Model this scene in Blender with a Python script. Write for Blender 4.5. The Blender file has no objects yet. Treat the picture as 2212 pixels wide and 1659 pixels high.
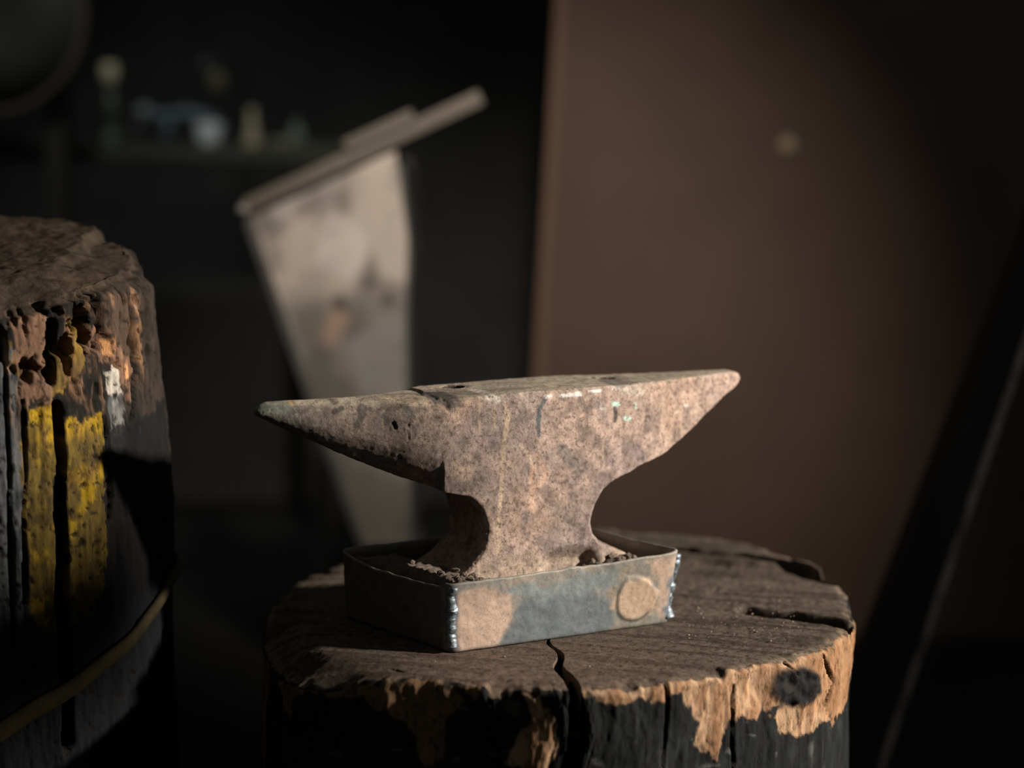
import bpy, bmesh, math, random
import numpy as np
from mathutils import Vector, Matrix
random.seed(4)
# ---------------------------------------------------------------- tables (surface coordinates of stains, painted shade, highlights and cracks)
RS = [('tan',[(-86.2,0.6057),(-83.2,0.6074),(-66.7,0.6068),(-65.7,0.5905),(-71.8,0.5898),(-76.8,0.59),(-81.6,0.5804),(-84.0,0.5876)]),('tan',[(-67.6,0.6142),(-61.1,0.614),(-56.1,0.6166),(-46.9,0.6165),(-36.5,0.6112),(-32.4,0.582),(-45.2,0.5565),(-52.5,0.5466),(-57.9,0.5476),(-60.8,0.5183),(-65.5,0.5315),(-64.7,0.5536),(-67.5,0.5782),(-68.4,0.5968)]),('tan',[(-47.8,0.5456),(-36.0,0.5536),(-26.7,0.5105),(-33.8,0.5168),(-45.0,0.5234)]),('orange',[(-34.6,0.5993),(-10.2,0.5937),(-10.2,0.5533),(-17.0,0.5242),(-26.7,0.513),(-38.5,0.5429),(-38.0,0.5801)]),('tan',[(-96.5,0.5986),(-93.8,0.5946),(-91.8,0.5681),(-90.2,0.5503),(-91.8,0.5239),(-100.1,0.5222),(-98.1,0.5492),(-96.1,0.5676)]),('brown',[(-125.1,0.5949),(-110.3,0.6021),(-106.1,0.5864),(-110.3,0.5661),(-110.3,0.5255),(-113.0,0.515),(-115.6,0.5443),(-120.2,0.5676)]),('brown',[(-172.3,0.5698),(-151.9,0.5904),(-154.9,0.5374),(-158.9,0.4517),(-172.2,0.4268)]),('brown',[(-145.9,0.5844),(-129.4,0.5952),(-106.9,0.6016),(-102.9,0.6012),(-105.3,0.5913),(-117.3,0.5882),(-136.8,0.5797),(-138.2,0.552),(-141.1,0.5576)]),('green',[(-100.5,0.5887),(-97.3,0.5896),(-97.3,0.5762),(-100.5,0.5753)])]
RS_BLOB = [(-45.5,0.5964),(-39.7,0.5917),(-33.9,0.5698),(-33.7,0.5504),(-38.5,0.5453),(-45.2,0.5518),(-47.9,0.569),(-47.4,0.587)]
RS_CR = [([(-56.8,0.5831),(-57.1,0.5513),(-56.7,0.5054)],0.0022,0.012),([(-71.4,0.603),(-71.5,0.5627),(-71.7,0.5182)],0.0016,0.008),([(-44.9,0.605),(-41.9,0.5851)],0.002,0.008),([(-33.5,0.5931),(-29.9,0.5593),(-31.5,0.5375)],0.003,0.008)]
LS = [('gray',[(-68.8,0.9038),(-57.6,0.9103),(-56.0,0.8475),(-57.4,0.7487),(-56.5,0.6567),(-56.1,0.5728),(-60.4,0.5379),(-73.2,0.5251)]),('yellow',[(-54.4,0.8447),(-47.5,0.8481),(-46.8,0.8079),(-48.2,0.7628),(-47.4,0.7072),(-48.2,0.6566),(-47.6,0.6048),(-53.6,0.6087),(-56.2,0.6565),(-57.0,0.7258),(-56.6,0.7937)]),('yellow',[(-43.3,0.8269),(-37.0,0.8286),(-29.7,0.8367),(-30.2,0.7997),(-31.6,0.7584),(-33.6,0.7456),(-32.7,0.679),(-36.0,0.6293),(-44.1,0.6259),(-45.1,0.6733),(-43.6,0.7421),(-44.5,0.7886)]),('yellow',[(-44.0,0.8975),(-38.3,0.9272),(-33.9,0.9394),(-34.9,0.8851),(-39.8,0.8687),(-46.0,0.853),(-46.9,0.8804)]),('yellow',[(-57.5,0.897),(-55.4,0.9009),(-55.9,0.8765),(-57.4,0.8792)]),('yellow',[(-59.1,0.9129),(-57.1,0.9124),(-57.1,0.9058),(-59.2,0.9063)]),('brown',[(-53.3,0.9447),(-46.5,0.9341),(-47.5,0.849),(-55.7,0.8474),(-56.0,0.8832),(-58.7,0.9282)]),('brown',[(-29.2,0.9425),(-6.3,0.9392),(-7.8,0.8826),(-15.7,0.8389),(-25.1,0.8717),(-34.5,0.894)]),('orange',[(-27.8,0.9006),(-22.8,0.9033),(-22.6,0.8869),(-26.6,0.8863)]),('orange',[(-12.7,0.9132),(-7.0,0.9156),(-8.9,0.8735),(-12.5,0.8705)]),('orange',[(-19.9,0.874),(-16.3,0.8818),(-16.0,0.8533),(-19.2,0.8572)]),('pale',[(-28.2,0.8731),(-22.8,0.8753),(-22.1,0.8469),(-27.1,0.8517)]),('pale',[(-23.7,0.843),(-20.4,0.8437),(-23.8,0.8102),(-26.0,0.8114)]),('gray',[(-28.6,0.8408),(-20.9,0.8416),(-24.3,0.7775),(-28.5,0.78)]),('dirt',[(-31.9,0.957),(10.5,0.9525),(10.6,0.7546),(-10.5,0.7687),(-12.0,0.8655),(-28.6,0.9193)]),('shade',[(-28.4,0.8127),(10.5,0.8245),(-3.0,0.4426),(-35.1,0.4795),(-35.1,0.6286),(-31.4,0.6781),(-29.7,0.7573)]),('shade',[(-59.0,0.6024),(-47.4,0.5999),(-44.2,0.6212),(-35.1,0.6239),(-35.1,0.4795),(-60.8,0.5005)])]
LS_CR = [([(-45.8,0.8439),(-45.6,0.7891),(-46.8,0.753),(-46.3,0.6973),(-47.1,0.6513),(-46.6,0.5946),(-47.2,0.5098)],0.007,0.035),([(-55.7,0.8519),(-56.0,0.7935),(-57.1,0.744),(-57.5,0.6572)],0.0025,0.015),([(-45.5,0.9249),(-46.7,0.8983),(-47.0,0.8714)],0.006,0.02),([(-29.8,0.8274),(-29.2,0.7804),(-31.1,0.7252)],0.003,0.012),([(-59.9,0.9064),(-60.4,0.8399),(-60.7,0.75),(-61.6,0.613)],0.003,0.01),([(-34.0,0.9304),(-34.8,0.8942)],0.004,0.015),([(-12.1,0.9412),(-10.9,0.884),(-16.0,0.82)],0.004,0.012)]
LS_STRAP = [(-1.8,0.639),(-13.6,0.6174),(-24.1,0.6025),(-36.5,0.5844),(-47.7,0.5672),(-57.6,0.5503),(-65.5,0.5368),(-80.7,0.5178)]
AF = [([(0.0227,0.2385),(0.0165,0.2294),(0.015,0.2154),(0.016,0.2035)],0.0032,'bluegrey',0.9),([(-0.0215,0.2391),(-0.0184,0.2248),(-0.0225,0.1969),(-0.0246,0.1688),(-0.0266,0.1406),(-0.0287,0.1076),(-0.0288,0.0837)],0.003,'streak',0.85),([(-0.0316,0.2398),(-0.0327,0.2235),(-0.0317,0.2117)],0.002,'streak',0.6),([(-0.0478,0.2418),(-0.0498,0.227),(-0.0488,0.213)],0.002,'streak',0.6),([(-0.0046,0.1946),(0.0057,0.1829),(0.0094,0.1708)],0.0022,'streak',0.8),([(0.0135,0.1823),(0.0219,0.165),(0.0219,0.1554),(0.0084,0.1494)],0.004,'rust',0.8),([(0.0109,0.1706),(0.0084,0.1518),(0.0094,0.1278)],0.005,'rust',0.75),([(-0.0379,0.1511),(-0.0302,0.1542)],0.0015,'streak',0.7),([(0.1029,0.2288),(0.1088,0.2279)],0.003,'mint',1.0),([(0.1176,0.2123),(0.1236,0.2114)],0.0028,'mint',1.0),([(0.1305,0.2269),(0.1316,0.222)],0.002,'mint',0.8),([(0.0869,0.2255),(0.0933,0.2246)],0.0018,'pale',0.6),([(0.1978,0.2184),(0.2017,0.2171)],0.0018,'pale',0.8),([(0.184,0.2115),(0.1895,0.2141)],0.002,'pale',0.5),([(0.1046,0.2234),(0.1063,0.216),(0.1052,0.2113)],0.0035,'dark',0.95),([(0.1108,0.2455),(0.1254,0.2412),(0.138,0.237)],0.007,'pale',0.35),([(-0.0377,0.2458),(-0.0301,0.2434)],0.005,'pale',0.7),([(0.0237,0.2422),(0.0299,0.2422)],0.0025,'white',0.8),([(0.0404,0.242),(0.0629,0.242)],0.0028,'white',0.9),([(0.0735,0.2441),(0.0868,0.2437)],0.0014,'white',0.9),([(0.1028,0.2451),(0.1108,0.2455)],0.002,'white',0.5),([(-0.0974,0.2534),(-0.0802,0.2486),(-0.0702,0.2516)],0.006,'dark',0.75),([(-0.0891,0.2455),(-0.0752,0.2436)],0.009,'dark',0.7),([(0.1081,0.2467),(0.1405,0.2513),(0.1542,0.2515)],0.004,'dark',0.6),([(0.1789,0.2538),(0.2123,0.2547)],0.0018,'dark',0.6),([(0.214,0.2546),(0.2162,0.254)],0.004,'dark',0.8),([(-0.1914,0.2497),(-0.1881,0.2458)],0.004,'dark',0.7),([(-0.163,0.2396),(-0.1679,0.2286),(-0.1703,0.2242)],0.005,'dark',0.7),([(-0.1439,0.2314),(-0.1425,0.2254)],0.004,'dark',0.8),([(-0.1357,0.224),(-0.1343,0.2207)],0.0036,'black',0.95),([(-0.1835,0.2401),(-0.1915,0.237)],0.003,'dark',0.8),([(-0.1229,0.2414),(-0.1182,0.2296)],0.004,'bluegrey',0.5),([(-0.1364,0.2505),(-0.1024,0.2445)],0.008,'palerust',0.4),([(-0.2334,0.2498),(-0.2311,0.2479)],0.0045,'yellow',0.6),([(-0.2701,0.2492),(-0.2404,0.245)],0.012,'greenish',0.6),([(-0.2769,0.2497),(-0.2589,0.2418)],0.008,'greenish',0.7),([(-0.078,0.1779),(-0.0631,0.172)],0.01,'palerust',0.45),([(0.0607,0.1617),(0.0501,0.177),(0.0422,0.1872)],0.007,'bluegrey',0.35),([(0.0345,0.1255),(0.0557,0.1188)],0.012,'bluegrey',0.3),([(0.0631,0.2191),(0.0667,0.2207)],0.002,'rust',0.9),([(-0.1707,0.1942),(-0.1683,0.1908)],0.0018,'white',0.8)]
TF = [('rust',[(0.0053,0.0609),(0.0331,0.0599),(0.0639,0.0492),(0.0742,0.0289),(0.0535,0.0031),(0.0432,-0.005),(0.0076,-0.0026),(0.0002,0.0335)]),('steel',[(0.069,0.0438),(0.0951,0.0502),(0.1427,0.0517),(0.1753,0.0309),(0.1864,0.0076),(0.1811,-0.0113),(0.1163,-0.01),(0.0525,-0.0072),(0.0561,0.0122),(0.0664,0.0252)]),('steel2',[(0.0639,0.0563),(0.1373,0.062),(0.1804,0.0643),(0.186,0.0491),(0.1428,0.0421),(0.0898,0.0413)]),('orange',[(0.1861,0.0393),(0.197,0.0478),(0.2134,0.0557),(0.2301,0.0488),(0.2305,0.0193),(0.2167,0.0072),(0.1946,0.0115),(0.1819,0.0253)]),('rust',[(0.216,0.07),(0.2523,0.0684),(0.2475,0.0073),(0.2363,0.0038),(0.2301,0.0488)]),('steel3',[(0.243,0.0523),(0.2591,0.0627),(0.2596,0.0306),(0.2521,0.0018),(0.2419,0.0055),(0.245,0.0274)]),('steel3',[(-0.0071,0.067),(0.0054,0.0679),(0.0078,0.0513),(0.0052,0.0329),(0.0076,0.0044),(-0.005,-0.0009),(-0.0099,0.0255)])]
TP = [(0.1861,0.0393),(0.197,0.0488),(0.2162,0.0529),(0.2313,0.0428),(0.2316,0.0192),(0.2167,0.0072),(0.1946,0.0115),(0.1819,0.0253)]
TL = 0.2523
GR = [([(0.1765,2.2681),(0.2163,2.2494),(0.269,2.231),(0.3181,2.1928),(0.3622,2.1346)],0.026,0.026),([(0.2509,2.0117),(0.2902,1.9932),(0.3548,1.957)],0.028,0.02),([(-0.1485,1.8242),(-0.1227,1.8058),(-0.0923,1.7758)],0.0025,0.008),([(0.2618,2.1687),(0.2356,2.1221),(0.2074,2.046)],0.002,0.003),([(0.2619,1.7907),(0.2773,1.8211)],0.003,0.01)]
# ---------------------------------------------------------------- numpy noise
def _h(i, j, k):
    n = (i*374761393 + j*668265263 + k*1442695041) & 0xffffffff
    n = ((n ^ (n >> 13))*1274126177) & 0xffffffff
    n = ((n ^ (n >> 16))*2246822519) & 0xffffffff
    return ((n ^ (n >> 15)) & 0xffffff)/float(0xffffff)
def vn(p):
    f = np.floor(p); t = p-f; i = f.astype(np.int64)+5000; t = t*t*(3-2*t)
    r = 0
    for a in (0, 1):
        wa = t[:, 0] if a else 1-t[:, 0]
        for b in (0, 1):
            wb = t[:, 1] if b else 1-t[:, 1]
            for c in (0, 1):
                wc = t[:, 2] if c else 1-t[:, 2]
                r = r + wa*wb*wc*_h(i[:, 0]+a, i[:, 1]+b, i[:, 2]+c)
    return r*2-1
def fbm(p, sc, oct=3, seed=0., gain=.5):
    p = np.asarray(p)*np.asarray(sc)+seed; r = 0; a = 1; s = 0
    for o in range(oct):
        r = r+a*vn(p); s += a; a *= gain; p = p*2.03+17.1
    return r/s
def ss(a, b, x):
    t = np.clip((x-a)/(b-a), 0, 1); return t*t*(3-2*t)
def segd(P, a, b):
    a = np.array(a); b = np.array(b); d = b-a; L2 = (d*d).sum()+1e-12
    t = np.clip(((P-a)@d)/L2, 0, 1)
    return np.sqrt((((P-a)-t[:, None]*d)**2).sum(1))
def polyline_d(P, pts):
    r = np.full(len(P), 1e9)
    for a, b in zip(pts[:-1], pts[1:]): r = np.minimum(r, segd(P, a, b))
    return r
def poly_sd(P, pts):
    pts = [tuple(p) for p in pts]
    d = polyline_d(P, pts+[pts[0]]); ins = np.zeros(len(P), bool)
    for (x1, y1), (x2, y2) in zip(pts, pts[1:]+[pts[0]]):
        c = ((y1 > P[:, 1]) != (y2 > P[:, 1])) & (P[:, 0] < (x2-x1)*(P[:, 1]-y1)/((y2-y1) if y2 != y1 else 1e-9)+x1)
        ins ^= c
    return np.where(ins, -d, d)
def mixc(C, col, m): return C*(1-m[:, None])+np.array(col)*m[:, None]
# ---------------------------------------------------------------- objects
COL = bpy.context.scene.collection
def tag(o, label=None, cat=None, group=None, kind=None):
    if label: o['label'] = label
    if cat: o['category'] = cat
    if group: o['group'] = group
    if kind: o['kind'] = kind
    return o
def link(name, me, mat=None, parent=None):
    o = bpy.data.objects.new(name, me); COL.objects.link(o); me.name = name
    if mat and not me.materials: me.materials.append(mat)
    if parent: o.parent = parent
    return o
def empty(name, loc=(0, 0, 0), rz=0):
    o = bpy.data.objects.new(name, None); COL.objects.link(o); o.location = loc; o.rotation_euler.z = rz
    o.empty_display_size = .05; return o
def npmesh(name, V, F, mat, parent=None, col=None, smooth=True):
    me = bpy.data.meshes.new(name)
    me.vertices.add(len(V)); me.vertices.foreach_set('co', np.asarray(V, np.float32).ravel())
    F = np.asarray(F, np.int32); k = F.shape[1]
    me.loops.add(F.size); me.loops.foreach_set('vertex_index', F.ravel())
    me.polygons.add(len(F)); me.polygons.foreach_set('loop_start', np.arange(0, F.size, k, dtype=np.int32))
    me.update(calc_edges=True); me.validate()
    if smooth: me.polygons.foreach_set('use_smooth', np.ones(len(F), bool))
    if col is not None: paint(me, col)
    return link(name, me, mat, parent)
def paint(me, col):
    a = me.color_attributes.new('Col', 'FLOAT_COLOR', 'POINT')
    c = np.ones((len(me.vertices), 4), np.float32); c[:, :3] = np.clip(col, 0, 1)
    a.data.foreach_set('color', c.ravel())
def coords(me):
    v = np.empty(len(me.vertices)*3, np.float32); me.vertices.foreach_get('co', v); return v.reshape(-1, 3).astype(float)
def normals(me):
    v = np.empty(len(me.vertices)*3, np.float32); me.vertex_normals.foreach_get('vector', v); return v.reshape(-1, 3).astype(float)
def bmobj(name, bm, mat, parent=None, smooth=False, bevel=0):
    bmesh.ops.recalc_face_normals(bm, faces=bm.faces)
    me = bpy.data.meshes.new(name); bm.to_mesh(me); bm.free()
    if smooth:
        for p in me.polygons: p.use_smooth = True
    o = link(name, me, mat, parent)
    if bevel:
        m = o.modifiers.new('Bevel', 'BEVEL'); m.width = bevel; m.segments = 3; m.limit_method = 'ANGLE'
        for p in me.polygons: p.use_smooth = True
    return o
def box(bm, lo, hi, M=None):
    vs = [bm.verts.new((x, y, z)) for x in (lo[0], hi[0]) for y in (lo[1], hi[1]) for z in (lo[2], hi[2])]
    for f in ((0, 1, 3, 2), (4, 6, 7, 5), (0, 4, 5, 1), (2, 3, 7, 6), (0, 2, 6, 4), (1, 5, 7, 3)): bm.faces.new([vs[i] for i in f])
    if M is not None: bmesh.ops.transform(bm, matrix=M, verts=vs)
def lathe(bm, prof, n=40, M=None, cap=True):
    rings = []
    for r, z in prof: rings.append([bm.verts.new((r*math.cos(2*math.pi*i/n), r*math.sin(2*math.pi*i/n), z)) for i in range(n)])
    for a, b in zip(rings[:-1], rings[1:]):
        for i in range(n): bm.faces.new((a[i], a[(i+1) % n], b[(i+1) % n], b[i]))
    if cap:
        bm.faces.new(rings[0][::-1]); bm.faces.new(rings[-1])
    if M is not None: bmesh.ops.transform(bm, matrix=M, verts=[v for r in rings for v in r])
def tube(bm, pts, rad, n=12):
    pts = [Vector(p) for p in pts]; rings = []
    for i, p in enumerate(pts):
        t = (pts[min(i+1, len(pts)-1)]-pts[max(i-1, 0)]).normalized()
        u = t.cross(Vector((.13, .21, .97))).normalized(); w = t.cross(u)
        r = rad[i] if isinstance(rad, (list, tuple)) else rad
        rings.append([bm.verts.new(p+r*(math.cos(2*math.pi*k/n)*u+math.sin(2*math.pi*k/n)*w)) for k in range(n)])
    for a, b in zip(rings[:-1], rings[1:]):
        for i in range(n): bm.faces.new((a[i], a[(i+1) % n], b[(i+1) % n], b[i]))
    bm.faces.new(rings[0][::-1]); bm.faces.new(rings[-1])
def prism(bm, poly, y0, y1):                       # polygon in (x,z) given thickness in y
    a = [bm.verts.new((x, y0, z)) for x, z in poly]; b = [bm.verts.new((x, y1, z)) for x, z in poly]
    bm.faces.new(a); bm.faces.new(b[::-1]); n = len(poly)
    for i in range(n): bm.faces.new((a[i], b[i], b[(i+1) % n], a[(i+1) % n]))
# ---------------------------------------------------------------- materials
def rough_mat(name, base=None, speck=(.02, .018, .016), samt=.4, sscale=260, thr=.5, var=.35, vscale=60, bump=.5, bscale=500, bdist=.0008,
              rough=.85, metal=0, spec=.3, stretch=(1, 1, 1), light=None, lamt=.2):
    m = bpy.data.materials.new(name); m.use_nodes = True; nt = m.node_tree; N = nt.nodes; Lk = nt.links
    b = N['Principled BSDF']; b.inputs['Roughness'].default_value = rough; b.inputs['Metallic'].default_value = metal
    b.inputs['Specular IOR Level'].default_value = spec
    tc = N.new('ShaderNodeTexCoord'); mp = N.new('ShaderNodeMapping'); mp.inputs['Scale'].default_value = stretch
    Lk.new(tc.outputs['Object'], mp.inputs['Vector'])
    def noise(sc, det=4, r=.6):
        n = N.new('ShaderNodeTexNoise'); n.inputs['Scale'].default_value = sc; n.inputs['Detail'].default_value = det
        n.inputs['Roughness'].default_value = r; Lk.new(mp.outputs[0], n.inputs['Vector']); return n
    def ramp(n, a, bb):
        r = N.new('ShaderNodeMapRange'); r.inputs['From Min'].default_value = a; r.inputs['From Max'].default_value = bb
        Lk.new(n.outputs['Fac'], r.inputs['Value']); return r
    if base is None:
        c = N.new('ShaderNodeAttribute'); c.attribute_name = 'Col'; c = c.outputs['Color']
    else:
        c = N.new('ShaderNodeRGB'); c.outputs[0].default_value = (*base, 1); c = c.outputs[0]
    # tonal variation
    v = ramp(noise(vscale, 6, .65), .3, .7); v.inputs['To Min'].default_value = 1-var; v.inputs['To Max'].default_value = 1+var
    mul = N.new('ShaderNodeVectorMath'); mul.operation = 'SCALE'; Lk.new(c, mul.inputs[0]); Lk.new(v.outputs[0], mul.inputs['Scale'])
    mx = N.new('ShaderNodeMix'); mx.data_type = 'RGBA'; mx.inputs['B'].default_value = (*speck, 1)
    s = ramp(noise(sscale, 5, .7), thr, thr+.16); s.inputs['To Max'].default_value = samt
    Lk.new(s.outputs[0], mx.inputs['Factor']); Lk.new(mul.outputs[0], mx.inputs['A'])
    out = mx.outputs['Result']
    if light:
        mx2 = N.new('ShaderNodeMix'); mx2.data_type = 'RGBA'; mx2.inputs['B'].default_value = (*light, 1)
        s2 = ramp(noise(sscale*.73, 4, .7), .56, .72); s2.inputs['To Max'].default_value = lamt
        Lk.new(s2.outputs[0], mx2.inputs['Factor']); Lk.new(out, mx2.inputs['A']); out = mx2.outputs['Result']
    Lk.new(out, b.inputs['Base Color'])
    if bump:
        bp = N.new('ShaderNodeBump'); bp.inputs['Strength'].default_value = bump; bp.inputs['Distance'].default_value = bdist
        Lk.new(noise(bscale, 6, .7).outputs['Fac'], bp.inputs['Height']); Lk.new(bp.outputs[0], b.inputs['Normal'])
    return m
M_anvil = rough_mat('anvil_iron', None, (.085, .06, .05), .85, 230, .5, .42, 95, .8, 420, .0012, .8, 0, .25, light=(.55, .42, .34), lamt=.35)
M_tray = rough_mat('tray_steel', None, (.05, .05, .05), .45, 380, .52, .22, 90, .5, 500, .0006, .6, .15, .4)
M_weld = rough_mat('weld_bead', (.24, .28, .32), (.03, .035, .045), .6, 300, .5, .5, 120, .6, 300, .001, .38, .6, .5)
M_dirt = rough_mat('scale_dirt', (.2, .155, .12), (.03, .025, .02), .7, 300, .5, .35, 100, 1, 350, .002, .95)
M_wood_top = rough_mat('stump_wood', None, (.012, .01, .008), .75, 150, .5, .35, 60, .9, 160, .0016, .9, 0, .08, (1, 1, .5))
M_bark = rough_mat('log_wood', None, (.012, .01, .008), .7, 130, .52, .35, 60, .9, 260, .0016, .85, 0, .1, (1, 1, .5))
M_strap = rough_mat('strap', (.038, .027, .007), (.012, .01, .006), .6, 120, .5, .3, 40, .5, 300, .001, .8)
M_wall = rough_mat('soot_wall', (.055, .053, .05), (.03, .03, .03), .3, 8, .5, .2, 3, .3, 30, .004, .95, 0, .1)
M_floor = rough_mat('dirt_floor', (.022, .021, .02), (.012, .012, .011), .4, 20, .5, .25, 5, .5, 60, .004, .95, 0, .1)
M_panel = rough_mat('brown_panel', (.135, .088, .066), (.10, .07, .06), .25, 5, .5, .16, 2.2, .1, 20, .002, .75, 0, .2)
M_hop = rough_mat('galvanised_sheet', None, (.2, .18, .15), .35, 14, .5, .15, 9, .2, 40, .001, .6, .1, .3)
M_hopdark = rough_mat('hopper_edge', (.12, .12, .11), (.04, .04, .04), .4, 12, .5, .2, 8, .2, 40, .001, .7)
M_bar = rough_mat('flat_bar', (.18, .155, .125), (.1, .09, .075), .5, 12, .5, .2, 6, .2, 40, .001, .7)
M_beam = rough_mat('dark_beam', (.05, .042, .038), (.035, .032, .03), .4, 40, .5, .3, 10, .4, 60, .002, .8, 0, .15, (1, 1, .2))
M_beamedge = rough_mat('lit_beam_edge', (.5, .42, .40), (.03, .025, .025), .8, 45, .46, .4, 12, .4, 60, .002, .75, 0, .3, (1, 1, .15))  # pale colour paints the light along the beam's edge
M_soot = rough_mat('sooty_iron', (.11, .11, .1), (.08, .08, .075), .4, 20, .5, .3, 8, .3, 60, .001, .7)
def flat(name, c, rough=.6, metal=0): return rough_mat(name, c, tuple(x*.4 for x in c), .4, 40, .52, .2, 20, .2, 100, .001, rough, metal)
# ---------------------------------------------------------------- the setting
def plane_box(name, lo, hi, m):
    bm = bmesh.new(); box(bm, lo, hi); o = bmobj(name, bm, m); tag(o, kind='structure'); return o
plane_box('floor', (-3.2, -.6, -.1), (3.2, 5.5, 0), M_floor)
plane_box('wall_back', (-3.2, 5.4, 0), (3.2, 5.5, 3.2), M_wall)
plane_box('wall_left', (-3.3, -.6, 0), (-3.2, 5.5, 3.2), M_wall)
def add_shade_rail():                                   # unseen rail and post added right of frame to shade the log
    bm = bmesh.new(); box(bm, (1.08, 1.0, 1.112), (1.12, 1.615, 1.228)); box(bm, (1.082, 1.60, 1.135), (1.118, 1.648, 1.21)); box(bm, (1.075, .94, 0), (1.125, 1.0, 2.2))
    tag(bmobj('shade_rail', bm, M_floor, bevel=.004), kind='structure')
add_shade_rail()
# ---------------------------------------------------------------- stumps
def stump_grid(cx, cy, Rf, ztop, zbot, rings, zrows, thetas, bevel=.004):
    """single closed-looking grid over top disc, rounded rim and side; returns theta, r/z parameters"""
    us = []
    for r in rings: us.append((0, r, 0.))
    for k in range(1, 5): us.append((1, 0, k/5.))
    for z in zrows: us.append((2, 0, z))
    nt = len(thetas); T = np.tile(thetas, len(us)); K = np.repeat([u[0] for u in us], nt); A = np.repeat([u[1] for u in us], nt); B = np.repeat([u[2] for u in us], nt)
    R = Rf(T)
    r = np.where(K == 0, A*(R-bevel), np.where(K == 1, R-bevel+bevel*np.sin(B*np.pi/2), R))
    z = np.where(K == 0, ztop, np.where(K == 1, ztop-bevel*(1-np.cos(B*np.pi/2)), B))
    F = []; n = len(us); i = np.arange(nt); j = (i+1) % nt
    for u in range(n-1): F.append(np.stack([u*nt+i, (u+1)*nt+i, (u+1)*nt+j, u*nt+j], 1))
    return T, K, r, z, R, np.concatenate(F), nt, n
OUT = [(-166.3, .317), (-148.6, .3326), (-136., .3517), (-125.4, .3401), (-113.7, .3154), (-99., .3113), (-88.4, .3175), (-74.9, .311), (-63.5, .3032), (-49.6, .3046),
       (-36.8, .3161), (-21., .3182), (-4.2, .3173), (18.9, .3327), (35.2, .3422), (51.9, .3414), (66.3, .3344), (83.5, .3289), (109.2, .3244), (132.8, .3007), (157., .3038), (177.1, .3022)]
def Rright(T):
    d = np.degrees(T); a = np.array([o[0] for o in OUT]); b = np.array([o[1] for o in OUT])
    d = (d+180) % 360-180
    return np.interp(d, a, b, period=360)
def build_right():
    cx, cy, zt = .046, 2.05, .60; crack = -87.7
    vis = np.arange(-185, 20, .36); back = np.arange(20, 175, .8)
    fine = np.arange(-91.5, -84.5, .12)
    th = np.unique(np.round(np.concatenate([vis, back, fine]), 3)); th = np.radians(th)
    rings = list(np.linspace(.02, 1, 165)); zr = list(np.arange(zt-.0055, .505, -.0018))+list(np.linspace(.5, 0, 24))
    T, K, r, z, R, F, nt, n = stump_grid(cx, cy, Rright, zt, 0, rings, zr, th)
    D = np.degrees(T); rr = r/R
    # crack wanders with radius and with depth
    wig = np.where(K == 2, 0.9*np.sin((zt-z)*38)-(zt-z)*16, (rr-1)*12*.7+1.1*np.sin(rr*22)*(1-rr)*3)
    Tw = T+np.radians(wig)*np.exp(-((D-crack)/14.)**2)
    X = r*np.cos(Tw); Y = r*np.sin(Tw); P = np.stack([X+cx, Y+cy, z], 1)
    top = K == 0; side = K == 2; rim = K == 1
    # top: rough sawn surface
    g = fbm(P, (7, 7, 1), 3, 3.)*.0035
    ang = math.radians(-16); q = np.stack([P[:, 0]*math.cos(ang)+P[:, 1]*math.sin(ang), -P[:, 0]*math.sin(ang)+P[:, 1]*math.cos(ang), z*0], 1)
    saw = fbm(q, (9, 110, 1), 3, 9.)
    fine_n = fbm(P, (220, 220, 1), 3, 5.)
    h = g+saw*.0017+fine_n*.0009
    flatten = 1-ss(.16, .24, np.hypot(P[:, 0]+.01, P[:, 1]-1.97))
    h = h*(1-.7*flatten)
    groove = np.zeros(len(P)); XY = P[:, :2]
    warp = fbm(P, (30, 30, 1), 2, 21.)*.006
    for pts, w, d in GR:
        dd = polyline_d(XY, pts)+warp
        groove = np.maximum(groove, d*(1-ss(w*.35, w*.6, dd)))
    # raised back slab to the right
    slab = ss(-.004, .004, ((P[:, 1]-cy)-(.19-.22*(P[:, 0]-cx)))+warp)*(P[:, 0] > .1)
    h = h+slab*.008
    # drop of the rim at the left front corner and chips
    chip = ss(.05, .5, fbm(np.stack([T*9, r*0, r*0+2], 1), 1., 3, 4.))*.006
    edge = ss(R-.03, R, r)
    h = h-edge*chip-ss(R-.012, R, r)*.0022*(1+fbm(np.stack([T*60, r*0, r*0], 1), 1., 2, 8.))
    lowleft = ss(math.radians(-118), math.radians(-140), T)*ss(math.radians(-178), math.radians(-160), T)*ss(R-.05, R, r)*.018
    h = h-lowleft
    # crack
    cd = np.abs(D-crack)/180*np.pi*np.maximum(r, .02)
    wc = np.where(K == 2, .0065+.0035*ss(.0, .04, zt-z), .0018+.0050*ss(.45, 1, rr))*(1+.25*fbm(P, (60, 60, 60), 2, 1.))
    cm = (1-ss(wc*.55, wc, cd))*np.where(K == 2, 1, ss(.35, .5, rr))*(z > .05)
    zz = z+np.where(K == 2, np.maximum(0, 0), 1)*(h-groove-cm*.045)
    # side rows just under the rim must follow the rim height
    hr = (h)[ (K == 1) & (np.abs(zt-z) > 0) ]
    rimh = h.reshape(n, nt)[len(rings)+3]; zz2 = zz.reshape(n, nt); k0 = len(rings)+4
    zz2[k0:] += (rimh[None, :])*np.exp(-(zt-z.reshape(n, nt)[k0:])/.02)
    zz = zz2.ravel()
    # side relief
    S = np.stack([T*.32, z*0, z], 1)
    fib = fbm(S, (130, 1, 22), 4, 3.); lump = fbm(S, (14, 1, 14), 3, 7.); fib2 = fbm(S, (420, 1, 110), 3, 12.)
    SZ = np.stack([D*.0055, z], 1)
    dr = lump*.005+fib*.0026+fib2*.0012
    cr = np.zeros(len(P))
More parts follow.
